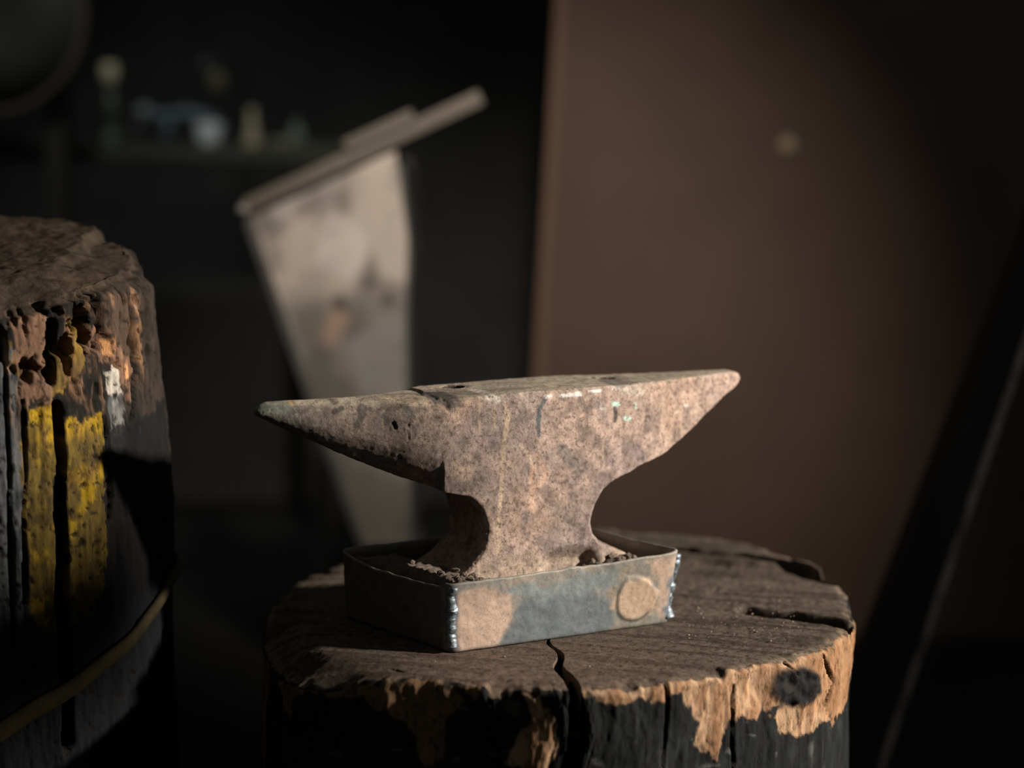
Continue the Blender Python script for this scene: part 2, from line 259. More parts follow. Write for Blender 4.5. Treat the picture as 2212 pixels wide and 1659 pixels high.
    for pts, w, d in RS_CR:
        dd = polyline_d(SZ, [(a*.0055, b) for a, b in pts])+fib*.001
        cr = np.maximum(cr, d*(1-ss(w*.4, w, dd)))
    bl = ss(.003, -.006, poly_sd(SZ, [(a*.0055, b) for a, b in RS_BLOB])+lump*.003)
    dr = dr+bl*.0025*(1+2.5*fbm(S, (90, 1, 90), 3, 6.))
    dr = np.where(side, dr-cr-cm*.05, np.where(rim, dr*.6-cr*.7-cm*.05, dr*edge*.5))
    rn = r+dr
    V = np.stack([rn*np.cos(Tw), rn*np.sin(Tw), zz], 1)
    # colours
    C = np.tile(np.array((.105, .082, .064)), (len(P), 1))
    C = mixc(C, (.045, .034, .026), ss(-.15, .4, saw+.4*fine_n)*.75)
    C = mixc(C, (.16, .13, .105), ss(.1, .6, fbm(P, (18, 18, 1), 3, 31.))*.45)
    C = mixc(C, (.17, .105, .075), ss(.16, .03, np.hypot((P[:, 0]-.02)/1.3, P[:, 1]-1.80))*.35)
    C = mixc(C, (.02, .016, .012), np.clip(groove/.006, 0, 1)*.55)
    sc = (.012, .013, .013)
    Cs = np.tile(np.array(sc), (len(P), 1))
    Cs = mixc(Cs, (.03, .032, .031), ss(.0, .6, fbm(S, (60, 1, 30), 3, 41.))*.6)
    Cs = mixc(Cs, (.085, .087, .08), ss(.42, .6, fbm(np.stack([S[:, 0]*40+z*90, S[:, 1], z*70-S[:, 0]*30], 1), 1., 3, 45.))*.7)
    cc = {'tan': (.40, .25, .15), 'orange': (.32, .18, .095), 'brown': (.17, .10, .052), 'green': (.2, .2, .12)}
    wv = fbm(S, (130, 1, 45), 4, 51.)*.009+fbm(S, (35, 1, 14), 2, 55.)*.006
    for k, pts in RS:
        sd = poly_sd(SZ, [(a*.0055, b) for a, b in pts])
        m = ss(.0016, -.0016, sd+wv)
        Cs = mixc(Cs, cc[k], m*(.92 if k != 'green' else .35))
        if k in ('tan', 'orange'): Cs = mixc(Cs, (.22, .11, .055), m*ss(-.25, .35, fib+.5*fib2)*.75)
    Cs = mixc(Cs, (.014, .015, .016), bl*.98)
    Cs = mixc(Cs, (.35, .25, .16), ss(zt-.006, zt-.001, z)*.35*ss(-.2, .3, fbm(S, (60, 1, 1), 3, 61.)))
    Cs = mixc(Cs, (.006, .005, .005), np.clip(cr/.004, 0, 1)*.8)
    C = np.where((side | rim)[:, None], Cs, C)
    C = mixc(C, Cs[0]*0+(.24, .17, .115), (top*ss(R-.014, R-.004, r))*ss(-.3, .4, fbm(S, (50, 1, 1), 3, 63.))*.6)
    C = mixc(C, (.02, .014, .01), cm*.7)
    # centre cap: first ring closes to its centre through a tiny fan
    V = np.vstack([V, [[0, 0, zt]]]); C = np.vstack([C, [[.1, .08, .06]]])
    o = npmesh('wooden_stump', V, F, M_wood_top, None, C)
    bm = bmesh.new(); bm.from_mesh(o.data); bm.verts.ensure_lookup_table(); c = bm.verts[len(V)-1]
    c.co.z = float(V[:nt, 2].mean())
    for i in range(nt): bm.faces.new((c, bm.verts[i], bm.verts[(i+1) % nt])).smooth = True
    bm.to_mesh(o.data); bm.free()
    o.location = (cx, cy, 0)
    tag(o, 'round wooden stump carrying the anvil, charred black sides, cracked front', 'stump')
    return o
build_right()

def build_left():
    cx, cy, zt, R0 = -.58, 2.0, .98, .20
    def Rf(T): return R0*(1+.02*np.sin(3*T+1)+.012*np.sin(7*T))
    th = np.radians(np.unique(np.round(np.concatenate([np.arange(-130, 50, .45), np.arange(50, 230, 1.2)]), 3)))
    rings = list(np.linspace(.02, 1, 100)); zr = list(np.arange(zt-.0055, .46, -.0024))+list(np.linspace(.45, 0, 14))
    T, K, r, z, R, F, nt, n = stump_grid(cx, cy, Rf, zt, 0, rings, zr, th, .006)
    D = np.degrees(T); X = r*np.cos(T); Y = r*np.sin(T); P = np.stack([X, Y, z], 1)
    tilt = .17*Y
    dome = -.011*ss(.6, 1, r/R)**1.5*(.4+.6*ss(-.2, .4, np.cos(T+1.3)))
    S = np.stack([T*.2, z*0, z], 1)
    h = tilt+dome+fbm(P, (12, 12, 1), 3, 2.)*.007+fbm(P, (90, 90, 1), 3, 5.)*.002
    # broken lower lip towards the front left
    lip = ss(-.10, -.13, Y-.25*X+fbm(P, (25, 25, 1), 2, 8.)*.02)*ss(.06, -.02, X)
    h = h-lip*.02
    step = ss(.13, .145, X+fbm(P, (40, 40, 1), 2, 18.)*.012)*ss(-.1, .05, Y)
    h = h-step*.013
    k0 = len(rings)+4
    hh = h.reshape(n, nt); zz = z+np.where(K == 2, 0, 1)*h; z2 = zz.reshape(n, nt); zr2 = z.reshape(n, nt)
    z2[k0:] += hh[k0-1][None, :]*np.clip((zr2[k0:]-.5)/(zt-.5), 0, 1)
    zz = z2.ravel(); S = np.stack([T*.2, z*0, zz], 1)
    fib = fbm(S, (110, 1, 9), 4, 3.); lump = fbm(S, (16, 1, 7), 3, 7.); fib2 = fbm(S, (300, 1, 60), 3, 12.); rot = fbm(S, (90, 1, 50), 3, 33.)
    SZ = np.stack([D*.00349, zz], 1); sc = lambda pts: [(a*.00349, b) for a, b in pts]
    up = ss(.78, .92, zz)
    dr = lump*.006+fib*.0028+fib2*.0012-up*ss(.1, .5, rot)*.010
    rotm = ss(.02, -.01, poly_sd(SZ, sc([(-52, .96), (-28, .96), (-30, .9), (-52, .88)])))*ss(0, .3, rot)
    dr = dr-rotm*.014
    cr = np.zeros(len(P))
    for pts, w, d in LS_CR:
        dd = polyline_d(SZ, sc(pts))+fib*.002+fib2*.001
        cr = np.maximum(cr, d*(1-ss(w*.45, w, dd)))
    dots = fbm(S, (230, 1, 170), 2, 77.); dr = dr-ss(.42, .6, dots)*.002
    flare = .012*ss(.95, .7, zz)
    dr = dr-.011*ss(.942, .956, zz)
    rn = r*np.where(K == 2, 1, .945)+np.where(K == 2, dr-cr+flare, np.where(K == 1, dr*.6-cr*.6, -.5*ss(R-.02, R, r)*(np.abs(dr)+cr*.4)))
    V = np.stack([rn*np.cos(T), rn*np.sin(T), zz], 1)
    C = np.tile(np.array((.055, .04, .028)), (len(P), 1))
    C = mixc(C, (.03, .022, .016), ss(0, .5, fbm(P, (50, 90, 1), 3, 15.))*.7)
    C = mixc(C, (.075, .05, .033), ss(.1, .6, fbm(P, (12, 12, 1), 3, 25.))*.6)
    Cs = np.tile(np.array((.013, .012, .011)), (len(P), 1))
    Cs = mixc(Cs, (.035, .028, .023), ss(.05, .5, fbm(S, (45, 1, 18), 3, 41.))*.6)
    cc = {'gray': (.10, .105, .105), 'yellow': (.36, .225, .012), 'brown': (.17, .095, .06), 'orange': (.6, .3, .13), 'pale': (.5, .45, .38), 'dirt': (.045, .033, .025), 'shade': (.008, .008, .0085)}  # darkest entry paints the shade on the log's right and lower parts
    wv = fbm(S, (120, 1, 55), 4, 51.)*.008
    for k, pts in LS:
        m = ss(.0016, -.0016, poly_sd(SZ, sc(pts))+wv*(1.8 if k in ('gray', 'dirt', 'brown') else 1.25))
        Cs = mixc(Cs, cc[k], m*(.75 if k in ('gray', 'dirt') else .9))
        if k == 'yellow':
            Cs = mixc(Cs, (.16, .085, .03), m*ss(.0, .5, fbm(S, (30, 1, 25), 4, 88.))*.7); Cs = mixc(Cs, (.05, .03, .008), m*ss(.12, .4, fbm(S, (160, 1, 110), 3, 98.))*.8)
            Cs = mixc(Cs, (.07, .05, .02), m*ss(-.25, .35, fbm(S, (60, 1, 40), 4, 91.)+.25-.5*ss(.78, .84, zz)*(zz < .86))*.8)  # grime mottling, stronger low down to paint in the light's fall-off
            if pts[0][1] > .86: Cs = mixc(Cs, (.12, .07, .03), m*.5)
        if k == 'gray': Cs = mixc(Cs, (.03, .035, .04), m*ss(.0, .4, fbm(S, (90, 1, 50), 3, 89.))*.8)
    Cs = mixc(Cs, (.010, .011, .013), ss(.68, .61, zz+.03*fbm(S, (20, 1, 12), 3, 95.))*.93)  # lower log blackened in colour as painted shade
    Cs = mixc(Cs, (.36, .2, .11), up*ss(.05, .45, fib)*ss(-.2, .2, rot)*.7*(D < -8)*(D > -60))
    Cs = mixc(Cs, (.012, .01, .008), ss(.36, .5, dots)*.85)
    Cs = mixc(Cs, (.008, .007, .006), np.clip(cr/.012, 0, 1)*.9)
    Cs = mixc(Cs, (.01, .009, .008), rotm*.7)
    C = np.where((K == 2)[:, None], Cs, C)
    V = np.vstack([V, [[0, 0, zt]]]); C = np.vstack([C, [[.08, .06, .04]]])
    root = empty('wooden_log', (cx, cy, 0))
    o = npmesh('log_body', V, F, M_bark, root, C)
    bm = bmesh.new(); bm.from_mesh(o.data); bm.verts.ensure_lookup_table(); c = bm.verts[len(V)-1]
    for i in range(nt): bm.faces.new((c, bm.verts[i], bm.verts[(i+1) % nt])).smooth = True
    bm.to_mesh(o.data); bm.free()
    # sagging strap nailed round the log
    pts = sorted(LS_STRAP); a = np.array([p[0] for p in pts]); b = np.array([p[1] for p in pts])
    aa = np.concatenate([np.linspace(-150, a[-1], 120), np.linspace(a[-1]+1.5, 209, 90)])
    zc = np.interp(aa, a, b); m = aa > a[-1]; zc[m] = b[-1]+.02*np.sin((aa[m]-a[-1])/(210-a[-1])*math.pi)
    m = aa > 150; zc[m] = np.interp(aa[m], [150, 210], [zc[m][0], b[0]])
    wd = np.interp(aa, [-110, a[-1]], [.027, .011])
    Vs = []; Fs = []
    for i, (A, Z, w) in enumerate(zip(np.radians(aa), zc, wd)):
        rr = Rf(np.array([A]))[0]+.012+.006
        for (dr2, dz) in ((0, -.5), (.0035, -.46), (.0045, 0), (.0035, .46), (0, .5), (-.003, .4), (-.003, -.4)):
            Vs.append(((rr+dr2)*math.cos(A), (rr+dr2)*math.sin(A), Z+dz*w+.0012*math.sin(A*17)))
    ns = len(aa)
    for i in range(ns):
        j = (i+1) % ns
        for k in range(7): Fs.append((i*7+k, j*7+k, j*7+(k+1) % 7, i*7+(k+1) % 7))
    st = npmesh('strap', np.array(Vs), Fs, M_strap, root)
    st['label'] = 'sagging yellow strap around the log'
    tag(root, 'tall rough wooden log at left edge with flaking yellow and grey paint', 'log')
build_left()
# ---------------------------------------------------------------- steel tray
F_ = np.array((-.0596, 1.850)); R_ = np.array((.165, 1.962)); B_ = np.array((.058, 2.098)); L_ = np.array((-.177, 1.984)); ZS = .6005
def tray_path(n_per=160, rc=.010):
    pts = [F_, R_, B_, L_]; out = []; tt = []
    acc = 0
    for i in range(4):
        p = pts[i]; q = pts[(i+1) % 4]; d = (q-p)/np.linalg.norm(q-p); Ln = np.linalg.norm(q-p)
        pr = pts[(i-1) % 4]; d0 = (p-pr)/np.linalg.norm(p-pr)
        for k in range(9):                       # rounded corner by quadratic curve
            u = k/8.; a = p-d0*rc; b = p; c = p+d*rc
            out.append((1-u)**2*a+2*u*(1-u)*b+u*u*c); tt.append(acc+(u-.5)*2*rc)
        m = max(8, int(Ln/.0018))
        for k in range(1, m): 
            s = rc+(Ln-2*rc)*k/m; out.append(p+d*s); tt.append(acc+s)
        acc += Ln
    return np.array(out), np.array(tt), acc
def build_tray():
    pth, tt, tot = tray_path(); n = len(pth)
    nx = np.roll(pth, -1, 0)-np.roll(pth, 1, 0); nx /= np.linalg.norm(nx, axis=1)[:, None]; out = np.stack([nx[:, 1], -nx[:, 0]], 1)
    LF = np.linalg.norm(R_-F_); LR = np.linalg.norm(B_-R_); LB = np.linalg.norm(L_-B_); LL = np.linalg.norm(F_-L_)
    hs = np.interp(tt, [0, LF*.5, LF*.8, LF, LF+LR*.3, LF+LR, LF+LR+LB, LF+LR+LB+LL*.35, LF+LR+LB+LL*.7, tot-.012, tot+.001],
                   [.068, .070, .0725, .0765, .0745, .076, .0715, .0645, .0635, .0650, .068])
    hs += fbm(np.stack([tt*60, tt*0, tt*0], 1), 1., 3, 2.)*.0012
    lean = np.interp(tt, [0, LF*.6, LF, LF+.06, LF+LR], [0, .002, .010, .008, .004])
    bow = .004*np.sin(np.clip((tt-(LF+LR+LB))/LL, 0, 1)*math.pi)-.002*np.sin(np.clip(tt/LF, 0, 1)*math.pi)
    rows = 44; V = []; C = []; TT = []; ZZ = []
    for k in range(rows+1):
        u = k/rows; z = ZS+u*hs
        V.append(np.concatenate([pth+out*(lean*u+bow*u)[:, None], z[:, None]], 1)); TT.append(tt); ZZ.append(u*hs)
    for k, (o_, dz) in enumerate([(-.0015, .0008), (-.003, .0003), (-.0042, -.0012)]):
        V.append(np.concatenate([pth+out*(lean+bow+o_)[:, None], (ZS+hs+dz)[:, None]], 1)); TT.append(tt); ZZ.append(hs)
    for k in range(1, 12):
        u = 1-k/11.; V.append(np.concatenate([pth+out*(lean*u+bow*u-.0042)[:, None], (ZS+u*(hs-.0015))[:, None]], 1)); TT.append(tt); ZZ.append(u*hs)
    m = len(V); V = np.concatenate(V); TT = np.concatenate(TT); ZZ = np.concatenate(ZZ)
    i = np.arange(n); j = (i+1) % n
    Fc = np.concatenate([np.stack([((u+1) % m)*n+i, ((u+1) % m)*n+j, u*n+j, u*n+i], 1) for u in range(m)])[:, ::-1]
    Q = np.stack([TT, ZZ], 1); P3 = np.stack([TT, TT*0, ZZ], 1)
    outer = np.repeat(np.arange(m) <= rows, n)
    N3 = np.tile(np.concatenate([out, np.zeros((n, 1))], 1), (m, 1))
    tpc = np.mean(np.array(TP), 0); tpd = (np.hypot((Q[:, 0]-tpc[0])/.023, (Q[:, 1]-tpc[1])/.0235)-1)*.02+fbm(P3, (60, 1, 60), 2, 51.)*.0035; pat = ss(.001, -.002, tpd)
    disp = fbm(P3, (50, 1, 50), 3, 4.)*.0009+fbm(P3, (300, 1, 300), 2, 6.)*.0003+pat*.0015
    V += N3*(disp*outer)[:, None]
    C = np.tile(np.array((.19, .18, .155)), (len(V), 1))
    C = mixc(C, (.30, .225, .165), ss(-.2, .4, fbm(P3, (60, 1, 80), 4, 11.))*.55)
    cc = {'rust': (.44, .31, .235), 'steel': (.10, .122, .135), 'steel2': (.165, .19, .19), 'steel3': (.09, .12, .15), 'orange': (.44, .31, .21)}
    wv = fbm(P3, (70, 1, 70), 4, 21.)*.011
    for k, pts in TF:
        mk = ss(.0045, -.0045, poly_sd(Q, pts)+wv)
        C = mixc(C, cc[k], mk*.88)
    ring = (1-ss(.0006, .0022, np.abs(tpd)))*(ss(.05, .03, ZZ))
    C = mixc(C, (.05, .045, .04), ring*.6*ss(.006, -.004, Q[:, 0]-tpc[0]+(Q[:, 1]-tpc[1])))
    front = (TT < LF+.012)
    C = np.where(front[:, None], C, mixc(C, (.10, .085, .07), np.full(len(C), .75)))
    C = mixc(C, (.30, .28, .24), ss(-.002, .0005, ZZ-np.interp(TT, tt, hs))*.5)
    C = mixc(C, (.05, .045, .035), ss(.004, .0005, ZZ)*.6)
    root = empty('steel_tray', (0, 0, 0))
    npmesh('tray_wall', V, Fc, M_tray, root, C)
    # weld beads running down the two front corners
    for (p, hgt, ln, r0, seed) in ((F_+np.array((.0005, .0040)), .067, .0, .0056, 3), (R_+np.array((-.0055, .0035)), .074, .009, .0062, 8)):
        bm = bmesh.new(); pts = []; rad = []
        dirn = np.array((.95, -.1)) if seed == 8 else np.array((0, -1))
        rnd = random.Random(seed)
        for k in range(90):
            u = k/89; q = np.array([[u*5+seed, 0, 0], [u*5+seed+40, 0, 0], [u*8+seed, 5, 0]]); f_ = fbm(q, 1., 3, 2.)
            pts.append((p[0]+ln*u+f_[0]*.0022, p[1]+f_[1]*.0016, ZS+.0052+u*(hgt-.007))); rad.append(float(r0*(1+.45*f_[2])*(1.15 if u < .12 else 1)))
        tube(bm, pts, rad, 16)
        w = bmobj('weld_bead', bm, M_weld, root, True)
        vv = coords(w.data); vv[:, :2] += (vn(vv*420)*.0007)[:, None]; w.data.vertices.foreach_set('co', vv.astype(np.float32).ravel()); w.data.update()
        w['label'] = 'bluish lumpy weld bead on the corner'
    tag(root, 'welded steel collar tray around the anvil foot, rust and bluish bare metal', 'tray')
build_tray()
# ---------------------------------------------------------------- anvil
def loft(bm, secs, caps=True):
    rings = [[bm.verts.new(p) for p in s] for s in secs]; n = len(rings[0])
    for a, b in zip(rings[:-1], rings[1:]):
        for i in range(n): bm.faces.new((a[i], a[(i+1) % n], b[(i+1) % n], b[i]))
    bm.faces.new(rings[0][::-1]); bm.faces.new(rings[-1])
HW = .0485
def build_anvil():
    parts = []
    # upper block and heel
    bm = bmesh.new()
    bt = [(-.088, .153), (-.064, .1475), (.092, .1415), (.102, .149), (.1252, .1545), (.136, .160), (.1691, .1690), (.2028, .1880), (.2568, .2245), (.272, .2325), (.2775, .2385)]
    S = np.linspace(-.088, .2775, 90); secs = []
    for s in S:
        zb = np.interp(s, [b[0] for b in bt], [b[1] for b in bt]); w = np.interp(s, [.075, .16, .27, .2775], [HW, .036, .0105, .0075])
        zt = .2475 if s < .268 else .2475-(s-.268)*.3
        zt += .0006*math.sin(s*31)
        ch = .003+.009*(1-ss(-.088, -.074, np.array([s]))[0])
        secs.append([(s, -w, zb), (s, -w, zt-ch), (s, -w+ch, zt), (s, w-ch, zt), (s, w, zt-ch), (s, w, zb)])
    loft(bm, secs); parts.append(bm)
    # waist and foot
    bm = bmesh.new(); secs = []
    lf = [(.048, -.098), (.056, -.092), (.062, -.080), (.0702, -.0650), (.0902, -.0456), (.1135, -.0415), (.1331, -.048), (.1455, -.0600), (.1530, -.080), (.2, -.085)]
    rt = [(.048, .136), (.056, .132), (.0715, .117), (.084, .090), (.0946, .080), (.1071, .0771), (.126, .0823), (.1436, .0929), (.1538, .112), (.17, .115), (.2, .115)]
    hw = [(.048, .054), (.055, .0525), (.07, .0500), (.09, .0485), (.2, .0482)]
    for z in np.linspace(.048, .2, 80):
        a = np.interp(z, *zip(*lf)); b = np.interp(z, *zip(*rt)); w = np.interp(z, *zip(*hw)); c = .004
        b = min(b, .0929+.04*max(0, .16-z)) if z > .16 else b
        secs.append([(a, -w+c, z), (a+c, -w, z), (b-c, -w, z), (b, -w+c, z), (b, w-c, z), (b-c, w, z), (a+c, w, z), (a, w-c, z)])
    loft(bm, secs); parts.append(bm)
    # horn
    bm = bmesh.new(); secs = []
    tp = [(-.2665, .2420), (-.262, .2462), (-.255, .2487), (-.2, .2478), (-.12, .2468), (-.06, .246)]
    bo = [(-.2665, .2360), (-.262, .2335), (-.2544, .2305), (-.2241, .2135), (-.186, .1944), (-.1175, .1630), (-.09, .1530), (-.06, .1500)]
    wd = [(-.2665, .0035), (-.262, .0068), (-.2544, .0090), (-.2241, .0165), (-.186, .0250), (-.1400, .0372), (-.1175, .0445), (-.092, .0486), (-.06, .0484)]
    for s in np.linspace(-.2665, -.055, 80):
        zt = np.interp(s, *zip(*tp)); zb = np.interp(s, *zip(*bo)); w = np.interp(s, *zip(*wd)); zc = (zt+zb)/2; hh = (zt-zb)/2
        k_ = ss(-.19, -.08, np.array([s]))[0]; eu = 1-.74*k_; el = 1-.12*k_; ring = []
        for k in range(32):
            a = 2*math.pi*k/32; ca, sa = math.cos(a), math.sin(a)
            e = eu if sa > 0 else el; ring.append((s, w*math.copysign(abs(ca)**e, ca), zc+hh*math.copysign(abs(sa)**e, sa)))
        secs.append(ring)
    loft(bm, secs); parts.append(bm)
    big = bmesh.new()
    for b in parts:
        bmesh.ops.triangulate(b, faces=b.faces); bmesh.ops.recalc_face_normals(b, faces=b.faces)
        me = bpy.data.meshes.new('t'); b.to_mesh(me); b.free(); big.from_mesh(me); bpy.data.meshes.remove(me)
    me = bpy.data.meshes.new('t'); big.to_mesh(me); big.free()
    t = bpy.data.objects.new('t', me); COL.objects.link(t)
    m = t.modifiers.new('r', 'REMESH'); m.mode = 'VOXEL'; m.voxel_size = .00125
    m2 = t.modifiers.new('s', 'SMOOTH'); m2.iterations = 3; m2.factor = .5
    dg = bpy.context.evaluated_depsgraph_get(); me2 = bpy.data.meshes.new_from_object(t.evaluated_get(dg))
    bpy.data.objects.remove(t); bpy.data.meshes.remove(me)
    V = coords(me2); Nn = normals(me2)
    # forged surface
    d = fbm(V, 14, 2, 1.)*.0012+fbm(V, 60, 3, 4.)*.0009+fbm(V, 260, 2, 9.)*.0004
    pit = ss(.45, .75, fbm(V, 130, 2, 14.)); d -= pit*.0009
    topm = ss(.5, .9, Nn[:, 2])*(V[:, 2] > .23)
    d = d*(1-.45*topm)
    # worn, chipped upper edges
    hwl = np.interp(V[:, 0], [.075, .16, .27, .2775], [HW, .036, .0105, .0075])
    ed = np.hypot(np.abs(np.abs(V[:, 1])-hwl), V[:, 2]-.2475)
    d -= (1-ss(.001, .007, ed))*(V[:, 0] > -.085)*ss(-.1, .6, fbm(V, (45, 10, 10), 3, 22.))*.0022
    V = V+Nn*d[:, None]
    arch = ss(.012, .035, V[:, 0])*ss(.088, .070, V[:, 0])*ss(.088, .066, V[:, 2])*(V[:, 1] < -.03); V[:, 1] += arch*.014
    # low broken table corner at the horn side
    cn = np.hypot((V[:, 0]+.088)/1.2, V[:, 1]+.046); V[:, 2] -= (V[:, 2] > .2)*(1-ss(.0, .034, cn))*.0015*ss(.2, .245, V[:, 2])
    # step where the horn starts
    hs = (V[:, 0] < -.091+.004*np.sin(V[:, 1]*90))*topm; V[:, 2] -= hs*.0009*ss(-.13, -.092, V[:, 0])*ss(-.03, .0, V[:, 1])
    # chisel nick and holes in the horn
    # holes in the face
    holem = np.zeros(len(V), bool)
    for (hx, hy, rx, ry, dp) in ((-.0462, .0225, .0112, .0112, .03), (.1253, .0105, .0095, .0085, .03), (.1105, .0170, .0030, .0030, .010)):
        u = (V[:, 0]-hx)/rx; v = (V[:, 1]-hy)/ry; q = np.sqrt(u*u+v*v)+1e-9; near = (V[:, 2] > .2435)
        sn = near & (q > .84) & (q < 1.12); f = np.where(sn, 1/q, 1)
        V[:, 0] = np.where(sn, hx+(V[:, 0]-hx)*f, V[:, 0]); V[:, 1] = np.where(sn, hy+(V[:, 1]-hy)*f, V[:, 1])
        inn = near & (q <= .84); holem |= near & (q < 1.1) & (inn | (q < .97)); V[inn, 2] -= dp; V[:, 2] -= (near & (q > .84) & (q < 1.3))*.0004
    me2.vertices.foreach_set('co', V.astype(np.float32).ravel()); me2.update()
    Nn = normals(me2)
    # colours
    C = np.tile(np.array((.39, .28, .225)), (len(V), 1))
    C = mixc(C, (.27, .21, .185), ss(-.1, .4, fbm(V, 22, 3, 3.))*.7)
    C = mixc(C, (.38, .25, .175), ss(.05, .5, fbm(V, 16, 3, 40.))*.6)
    C = mixc(C, (.15, .11, .095), ss(.0, .40, fbm(V, 75, 4, 8.))*.65)
    C = mixc(C, (.20, .155, .15), ss(.0, .4, fbm(V, 30, 2, 55.)-.2+ss(.18, .10, V[:, 2])*.4*(V[:, 0] > .02))*.55)
    horn = ss(-.07, -.13, V[:, 0]); tipm = ss(-.15, -.24, V[:, 0])
    C = mixc(C, (.185, .148, .118), horn*.6); C = mixc(C, (.075, .075, .062), tipm*.8)
    C = mixc(C, (.055, .048, .04), horn*ss(.1, .4, fbm(V, 45, 3, 66.))*.65)
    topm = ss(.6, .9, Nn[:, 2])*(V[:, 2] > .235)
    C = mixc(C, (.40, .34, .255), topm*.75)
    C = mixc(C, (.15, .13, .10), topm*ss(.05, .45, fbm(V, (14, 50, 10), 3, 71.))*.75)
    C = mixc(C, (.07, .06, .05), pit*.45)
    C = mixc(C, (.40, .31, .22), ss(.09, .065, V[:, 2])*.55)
    Q = np.stack([V[:, 0], V[:, 2]], 1); wv = fbm(V, 180, 3, 81.)
    cc = {'bluegrey': (.075, .09, .095), 'streak': (.50, .37, .26), 'rust': (.52, .33, .235), 'mint': (.5, .72, .60), 'pale': (.55, .50, .42), 'white': (.75, .70, .66),  # white strokes along the near top edge are painted highlights
          'dark': (.05, .048, .045), 'black': (.015, .012, .01), 'palerust': (.5, .36, .25), 'yellow': (.45, .27, .05), 'greenish': (.12, .14, .115)}
    nearside = (V[:, 1] < 0)
    C = mixc(C, (.012, .010, .009), holem*1.)  # hole insides blackened to paint in their shade
    for pts, w, c, st in AF:
        dd = polyline_d(Q, pts)+wv*w*.45
        C = mixc(C, cc[c], (1-ss(w*.45, w, dd))*st*nearside)
        if c == 'black':
            mk = (1-ss(w*.3, w*.7, dd))*nearside
            V += np.array((0, .0035, 0))*mk[:, None]
    me2.vertices.foreach_set('co', V.astype(np.float32).ravel()); me2.update()
    me2.polygons.foreach_set('use_smooth', np.ones(len(me2.polygons), bool))
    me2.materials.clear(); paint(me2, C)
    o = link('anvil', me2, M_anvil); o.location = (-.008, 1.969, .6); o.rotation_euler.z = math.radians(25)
    tag(o, 'rusty two-horned iron anvil standing in the steel tray on the stump', 'anvil')
build_anvil()
